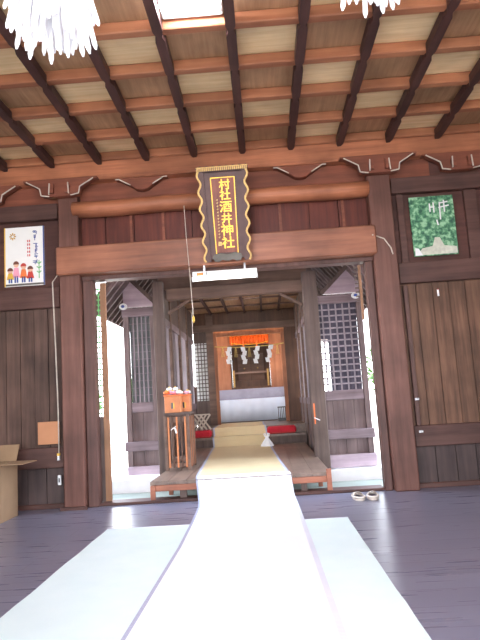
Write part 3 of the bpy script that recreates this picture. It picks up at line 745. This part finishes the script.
B(-.76, .14, 14.1, 14.14, 1.2, 2.22).build('back', M['altard'], sh); B(-.79, -.762, YA+.07, 14.1, 1.2, 2.22).build('side', M['altard'], sh); B(.142, .17, YA+.07, 14.1, 1.2, 2.22).build('side', M['altard'], sh)
B(-.76, .14, YA+.1, 14.1, 1.2, 1.26).build('step', M['altard'], sh); B(-.7, .08, YA+.3, 14.1, 1.261, 1.4).build('step', M['altard'], sh)
for x0, x1 in ((-.62, -.315), (-.305, .0)):
    d = B(x0, x1, 14.06, 14.095, 1.42, 2.05).build('door', M['corr'], sh); MB().sphere(((x0+x1)/2, 14.05, 1.7), .018).build('knob', M['gold2'], d)
B(-.72, .1, YA+.16, YA+.2, 1.56, 1.60).build('railing', M['corr'], sh)
for x in (-.7, .08): B(x-.02, x+.02, YA+.15, YA+.21, 1.26, 1.64).build('railing_post', M['gold2'], sh)
B(-.79, .17, 13.47, 14.1, 2.221, 2.25).build('top', M['altard'], sh)
cu = thing('orange_curtain', (-.3, 13.3, 2.2), 'bright orange pleated valance above the altar', 'curtain')
mb = MB(); pts = []; n = 66
vs = []
for i in range(n+1):
    x = -.74+.88*i/n; y = 13.3+.018*math.sin(i*1.3); zb = 2.27-.03*math.sin(i*.42)**2
    vs += [(x, y, 2.42), (x, y, zb-.04), (x, y+.006, zb-.04), (x, y+.006, 2.42)]
fs = []
for i in range(n):
    a, b = 4*i, 4*i+4
    for k in range(4): fs.append((a+k, a+(k+1) % 4, b+(k+1) % 4, b+k))
fs += [(0, 1, 2, 3), (4*n+3, 4*n+2, 4*n+1, 4*n)]
mb.add(vs, fs).build('valance', M['orange'], cu, smooth=True)
MB().tube([(-.76, 13.3, 2.42), (.16, 13.3, 2.42)], .014, 8).build('rod', M['gold2'], cu)
for x in (-.43, -.13): MB().tube([(x, 13.27, 2.28), (x, 13.265, 2.2), (x, 13.265, 2.14)], .01, 8, radii=[.006, .014, .02]).build('tassel', M['orangep'], cu)
MB().tube([(-.7, 13.26, 2.24), (-.43, 13.26, 2.2), (-.13, 13.26, 2.2), (.12, 13.26, 2.24)], .008, 6).build('cord', M['gold'], cu)
aw = thing('altar_table', (-.3, 12.75, .505), 'altar platform draped at the front with pale blue-white cloth', 'table')
B(-1.3, .62, 12.66, 13.38, .506, .965).build('base', M['altard'], aw)
mb = MB(); vs = []; n = 60
for i in range(n+1):
    x = -1.3+1.92*i/n; y = 12.63+.012*math.sin(i*.9)
    vs += [(x, y, .52), (x, y, .985), (x, y+.006, .985), (x, y+.006, .52)]
fs = []
for i in range(n):
    a, b = 4*i, 4*i+4
    for k in range(4): fs.append((a+k, a+(k+1) % 4, b+(k+1) % 4, b+k))
fs += [(0, 1, 2, 3), (4*n+3, 4*n+2, 4*n+1, 4*n)]
mb.add(vs, fs).build('cloth', M['cloth'], aw, smooth=True)
B(-1.3, .62, 12.65, 13.38, .966, 1.0).build('top', M['step'], aw); B(-1.3, .62, 12.85, 13.38, 1.001, 1.2).build('upper_tier', M['step'], aw, bevel=.004)
rk = thing('barred_rack', (.36, 12.2, .505), 'small dark rack with upright bars right of the runner before the altar', 'rack')
B(.22, .42, 12.14, 12.26, .77, .79).build('top', M['black'], rk); B(.22, .42, 12.14, 12.26, .506, .56).build('base', M['black'], rk)
for i in range(6): B(.228+i*.035, .24+i*.035, 12.15, 12.165, .56, .77).build('bar', M['black'], rk)
# sacred rope with paper streamers
rp = thing('sacred_rope', (-.25, 11.7, 2.05), 'thin straw rope strung across the inner doorway', 'rope')
YR = 11.738
ropez = lambda x: 2.05-.04*(1-((x+.22)/.68)**2)
MB().tube([(-.96+i*.069, YR, ropez(-.96+i*.069)) for i in range(21)], .012, 8).build('rope', M['straw'], rp, smooth=True)
for x in (-.80, -.54, -.27, .29):
    mb = MB()
    for j in range(4): mb.bar((x+(j-1.5)*.006, YR, ropez(x)-.01), (x+(j-1.5)*.02, YR-.01+.008*j, ropez(x)-.20), .007)
    mb.build('straw_tuft', M['straw'], rp)
def shide(x, mir, lb, tilt):
    t = thing('paper_streamer', (x, YR-.014, ropez(x)), lb, 'streamer', 'white zigzag paper streamers on the straw rope')
    z = ropez(x)+.006; w = .042
    for j in range(4):
        off = mir*(.022 if j % 2 else -.022)+tilt*j; zz = z-j*.083; sk = mir*(-.02 if j % 2 else .02)
        MB().prism_xz([(x+off-w, zz), (x+off+w, zz-.004), (x+off+w+sk, zz-.096), (x+off-w+sk, zz-.092)], YR-.013-.003*j, YR-.0105-.003*j).build('fold', M['paper'], t)
for x, m_, t_, lb in ((-.68, -1, 0, 'white zigzag paper streamer, leftmost on the rope'), (-.38, 1, 0, 'white zigzag paper streamer, second from left on the rope'),
                  (-.12, -1, -.008, 'white zigzag paper streamer, third from left on the rope'), (.15, -1, -.018, 'white zigzag paper streamer, rightmost on the rope')):
    shide(x, m_, lb, t_)
cl2 = thing('fill_tube_lamp', (-.3, 9.4, 2.6), 'added tube fill lamp hidden behind the corridor mouth beam', 'lamp')  # unseen lamp added to brighten the streamers, runner and cloth
B(-.7, .1, 9.36, 9.44, 2.72, 2.7495).build('lamp_body', M['white'], cl2); MB().tube([(-.68, 9.4, 2.698), (.08, 9.4, 2.698)], .022, 10).build('tube', M['fill_tube'], cl2)
for x in (-.69, .09): B(x-.008, x+.008, 9.38, 9.42, 2.675, 2.7195).build('lamp_holder', M['white'], cl2)
bl = thing('fill_bulb', (-.3, 12.4, 2.6), 'added warm fill bulb hidden behind the inner lintel', 'lamp')  # unseen warm light added for the altar room
MB().tube([(-.3, 12.4, 3.0), (-.3, 12.4, 2.72)], .006, 6).build('cord', M['black'], bl); MB().sphere((-.3, 12.4, 2.67), .05).build('bulb', M['bulb'], bl, smooth=True)

# ------------------------------------------------------------------ display stand on the platform
sd = thing('display_stand', (-1.11, 7.35, .205), 'dark slatted wooden stand at the left edge of the platform', 'stand')
x0, x1, y0, y1 = -1.235, -.93, 7.08, 7.62
B(x0, x1, y0, y1, .845, .88).build('table_top', M['greyd'], sd, bevel=.004)
for x in (x0+.02, x1-.02):
    for y in (y0+.02, y1-.02): B(x-.018, x+.018, y-.018, y+.018, .206, .844).build('leg', M['corr'], sd, bevel=.003)
B(x0+.04, x1-.04, y0+.01, y0+.025, .76, .83).build('rail', M['corr'], sd); B(x0+.04, x1-.04, y0+.01, y0+.025, .25, .29).build('rail', M['corr'], sd)
B(x1-.025, x1-.01, y0+.04, y1-.04, .76, .83).build('rail', M['corr'], sd); B(x1-.025, x1-.01, y0+.04, y1-.04, .25, .29).build('rail', M['corr'], sd)
for i in range(5): B(x0+.045+i*.05, x0+.065+i*.05, y0-.008, y0+.0095, .24, .83).build('slat', M['boxw' if i % 2 == 0 else 'altard'], sd)
for i in range(6): B(x1-.0095, x1+.006, y0+.06+i*.08, y0+.08+i*.08, .24, .83).build('slat', M['corr' if i % 2 else 'inner'], sd)
B(x0+.06, x1-.06, y0+.1, y1-.05, .3, .33).build('shelf', M['corr'], sd)
wt = thing('paper_knot', (-1.12, 7.06, .68), 'small white paper tied to the stand slats', 'paper')
MB().bar((-1.15, 7.066, .68), (-1.09, 7.066, .72), .03, .011).build('strip', M['paper'], wt); MB().bar((-1.1, 7.057, .7), (-1.085, 7.057, .64), .02, .008).build('strip', M['paper'], wt)
def obox(x0, x1, y0, y1, h, lb):
    t = thing('fortune_box', ((x0+x1)/2, (y0+y1)/2, .88), lb, 'box')
    B(x0, x1, y0, y1, .881, .881+h).build('body', M['boxw'], t, bevel=.004)
    B(x0-.008, x1+.008, y0-.008, y1+.008, .8815+h, .895+h).build('rim', M['orangep'], t)
    xm = (x0+x1)/2; B(xm-.015, xm+.012, y0-.004, y0-.0005, .93, 1.0).build('hole', M['black'], t); B(xm+.012, xm+.022, y0-.005, y0-.0005, .93, 1.0).build('hole_edge', M['gold'], t)
obox(-1.22, -1.03, 7.1, 7.3, .2, 'orange wooden box with a dark slot, front one on the stand')
obox(-1.1, -.95, 7.36, 7.56, .2, 'orange wooden box behind the front one on the stand')
def flower(mat, lb, grp):
    t = thing('paper_flower', (0, 0, 0), lb, 'flower', grp)
    mb = MB()
    for k in range(6):
        a = 2*PI*k/6; mb.sphere((.019*math.cos(a), .019*math.sin(a), .024), .017, .017, .018, 6, 4)
    mb.build('petals', M[mat], t, smooth=True); MB().sphere((0, 0, .045), .011, n=6, m=4).build('centre', M['yellow'], t, smooth=True)
    return t
rr = random.Random(5)
kinds = [('pink', 'pink paper flower heaped on the orange boxes of the stand', 'pink paper flowers on the stand'), ('paper', 'white paper flower heaped on the orange boxes of the stand', 'white paper flowers on the stand'), ('orangep', 'orange paper flower heaped on the orange boxes of the stand', 'orange paper flowers on the stand')]
protos = [flower(*k) for k in kinds]; used = [False]*3
spots = [(-1.2+.075*i, 7.13+.07*j, 1.096) for j in range(3) for i in range(3)] + [(-1.07+.09*i, 7.40+.08*j, 1.096) for j in range(2) for i in range(2)] + [(-1.165+.075*i, 7.165, 1.14) for i in range(2)]
for x, y, z in spots:
    k = rr.choice((0, 1, 1, 2)) if y < 7.3 else rr.choice((1, 2, 2, 0))
    if z > 1.12: k = 1
    if x < -1.19: k = 2
    loc = (x+rr.uniform(-.003, .003), y, z+rr.uniform(0, .004))
    if not used[k]: protos[k].location = loc; used[k] = True
    else: dup(protos[k], loc, (0, 0, rr.uniform(0, 3)))
hk = thing('paper_strip_hook', (.62, 7.69, .95), 'white paper slip and orange stick on the right corridor post', 'slip')
B(.60, .615, 7.684, 7.6995, .62, .88).build('stick', M['orangep'], hk); MB().bar((.60, 7.677, .70), (.67, 7.677, .665), .03, .012).build('slip', M['paper'], hk)

# ------------------------------------------------------------------ slippers, cardboard box
def slipper(x, y, rot, lb):
    t = thing('slipper', (x, y, 0), lb, 'slipper', 'pair of slippers by the threshold'); t['_org'] = [0, 0, 0]
    n = 24
    def outl(k, s=1): 
        a = 2*PI*k/n; w = .052*(1-.12*math.sin(a)); return (s*w*math.cos(a), s*.125*math.sin(a))
    MB().prism_xy([outl(k) for k in range(n)], 0.001, .018).build('sole', M['slip'], t, bevel=.004)
    MB().prism_xy([outl(k, .82) for k in range(n)], .0185, .021).build('insole', M['slipd'], t)
    MB().tube([(*outl(k, .95), .03) for k in range(n+1)], .0115, 8).build('rim', M['slip'], t, smooth=True)
    mb = MB(); vs = []
    for j in range(6):
        yy = .0+.105*j/5; wv = .05*(1-.25*(j/5)**2)
        for k in range(9):
            a = PI*k/8; vs.append((wv*math.cos(a), yy, .02+(.05-.018*j/5)*math.sin(a)))
    o = len(vs); vs += [(v[0]*.94, v[1], v[2]-.004) for v in vs]
    fs = []
    for j in range(5):
        for k in range(8):
            a = j*9+k; fs.append((a, a+1, a+10, a+9)); fs.append((o+a, o+a+9, o+a+10, o+a+1))
    for k in range(8): fs.append((k, o+k, o+k+1, k+1)); fs.append((45+k, 46+k, o+46+k, o+45+k))
    mb.add(vs, fs).build('vamp', M['slip'], t, smooth=True)
    t.rotation_euler = (0, 0, rot)
slipper(.80, 5.74, .1, 'cream slipper by the threshold, left one of the pair')
slipper(.935, 5.745, -.1, 'cream slipper by the threshold, right one of the pair')

bx = thing('cardboard_box', (-2.72, 5.62, 0), 'open brown cardboard box on the floor at far left', 'box')
x0, x1, y0, y1, h_, tk = -3.0, -2.5, 5.5, 5.88, .52, .006
B(x0, x1, y0, y1, .0005, .008).build('bottom', M['card'], bx)
for a in ((x0, x1, y0, y0+tk), (x0, x1, y1-tk, y1), (x0, x0+tk, y0+tk, y1-tk), (x1-tk, x1, y0+tk, y1-tk)): B(*a, .0085, h_).build('side', M['card'], bx)
MB().bar((x1-.003, (y0+y1)/2, h_+.004), (x1+.2, (y0+y1)/2, h_+.0), y1-y0-.02, .006).build('flap', M['card'], bx)
MB().bar(((x0+x1)/2, y0+.004, h_+.004), ((x0+x1)/2, y0-.13, h_-.11), x1-x0-.02, .006).build('flap', M['card'], bx)
MB().bar(((x0+x1)/2, y1-.004, h_+.004), ((x0+x1)/2, y1+.08, h_+.16), x1-x0-.02, .006).build('flap', M['card'], bx)
sp = thing('green_sprig', (-2.75, 5.7, .01), 'green leafy sprig sticking out of the cardboard box', 'plant')
MB().tube([(-2.78, 5.7, .01), (-2.72, 5.68, .35), (-2.66, 5.66, .62)], .006, 6).build('stem', M['green'], sp)
mb = MB(); rr = random.Random(9)
for i in range(30):
    c = Vector((-2.66+rr.uniform(-.09, .07), 5.66+rr.uniform(-.06, .06), .56+rr.uniform(-.06, .07))); d = Vector((rr.uniform(-1, 1), rr.uniform(-1, 1), rr.uniform(-.2, 1))).normalized()
    s_ = d.cross(Vector((0, 0, 1))).normalized()*.014; mb.add([c, c+d*.03+s_, c+d*.065, c+d*.03-s_], [(0, 1, 2, 3)])
mb.build('leaves', M['green'], sp)

# ------------------------------------------------------------------ trees outside
def tree(x, y, h, rad, n, lb, seed):
    rr = random.Random(seed)
    t = thing('broadleaf_tree', (x, y, -.15), lb, 'tree')
    MB().tube([(x, y, -.15), (x+.05, y, h*.35), (x-.04, y+.03, h*.75)], .1, 8, radii=[.11, .08, .04]).build('trunk', M['bark'], t, smooth=True)
    mb = MB()
    for i in range(n):
        a, b = rr.uniform(0, 2*PI), rr.uniform(-1, 1); q = rad*rr.uniform(.55, 1)
        c = Vector((x+q*math.cos(a)*math.sqrt(1-b*b), y+q*math.sin(a)*math.sqrt(1-b*b), h*.62+q*b*h/(2.7*rad)))
        d = Vector((rr.uniform(-1, 1), rr.uniform(-1, 1), rr.uniform(-.6, 1))).normalized(); s_ = d.cross(Vector((.1, .2, 1))).normalized()*.06
        mb.add([c, c+d*.1+s_, c+d*.22, c+d*.1-s_], [(0, 1, 2, 3)])
    mb.build('foliage', M['leafd'], t)
tree(-5.5, 17.0, 1.9, .7, 900, 'small leafy green tree in the bright gap at left', 1)
tree(-2.7, 13.4, 1.9, .45, 500, 'low green shrub outside behind the left corridor slats', 2)
tree(3.4, 14.0, 2.4, 1.0, 1500, 'green tree glimpsed through the right lattice', 3)

# ------------------------------------------------------------------ light
w = bpy.data.worlds.new('sky'); scene.world = w; w.use_nodes = True
nt = w.node_tree; bg = nt.nodes['Background']
tc = nt.nodes.new('ShaderNodeTexCoord'); sx = nt.nodes.new('ShaderNodeSeparateXYZ'); r = nt.nodes.new('ShaderNodeValToRGB')
nt.links.new(tc.outputs['Generated'], sx.inputs[0]); nt.links.new(sx.outputs['Z'], r.inputs['Fac']); nt.links.new(r.outputs['Color'], bg.inputs['Color'])
r.color_ramp.elements[0].position = 0; r.color_ramp.elements[0].color = (.95, .97, 1, 1)
r.color_ramp.elements[1].position = .9; r.color_ramp.elements[1].color = (.62, .76, 1, 1)
bg.inputs['Strength'].default_value = 3.2
sl = bpy.data.lights.new('sun', 'SUN'); sl.energy = 7; sl.angle = .01; sl.color = (1, .95, .86)
so = bpy.data.objects.new('sun', sl); COL.objects.link(so); so.location = (0, -8, 10)
el, az = math.radians(56), math.radians(12)
d = Vector((math.sin(az)*math.cos(el), math.cos(az)*math.cos(el), -math.sin(el)))
so.rotation_euler = d.to_track_quat('-Z', 'Y').to_euler()
# portal in the open entrance: only helps the sky light reach the hall with less noise
def portal(name, loc, rot, sx_, sy_):
    pl_ = bpy.data.lights.new(name, 'AREA'); pl_.shape = 'RECTANGLE'; pl_.size = sx_; pl_.size_y = sy_; pl_.cycles.is_portal = True
    p = bpy.data.objects.new(name, pl_); COL.objects.link(p); p.location = loc; p.rotation_euler = rot
portal('entrance_portal', (-.3, YB-.15, 1.7), (PI/2, 0, 0), 7.4, 3.3)

# ------------------------------------------------------------------ camera
f = 590.0; th = .062
x, y = 266-240, 320-397
a = x*math.cos(th)+y*math.sin(th); b = -x*math.sin(th)+y*math.cos(th)
p = math.atan2(-b, f); psi = math.atan(a*math.cos(p)/f)
F = Vector((-math.sin(psi)*math.cos(p), math.cos(psi)*math.cos(p), math.sin(p)))
R = Vector((math.cos(psi), math.sin(psi), 0)); U = R.cross(F)
R2 = R*math.cos(th)-U*math.sin(th); U2 = R*math.sin(th)+U*math.cos(th)
cam = bpy.data.cameras.new('camera'); cam.sensor_fit = 'VERTICAL'; cam.sensor_height = 24; cam.lens = 24*f/640; cam.clip_start = .05
co = bpy.data.objects.new('camera', cam); COL.objects.link(co)
mt = Matrix((R2, U2, -F)).transposed().to_4x4(); mt.translation = (0, 0, 1.0); co.matrix_world = mt
scene.camera = co
scene.view_settings.view_transform = 'Standard'; scene.view_settings.look = 'None'; scene.view_settings.gamma = 1; scene.view_settings.use_curve_mapping = False
scene.view_settings.exposure = 1.6
scene.cycles.use_denoising = True
scene.cycles.max_bounces = 10; scene.cycles.diffuse_bounces = 6
for o in bpy.data.objects:
    if '_org' in o.keys(): del o['_org']
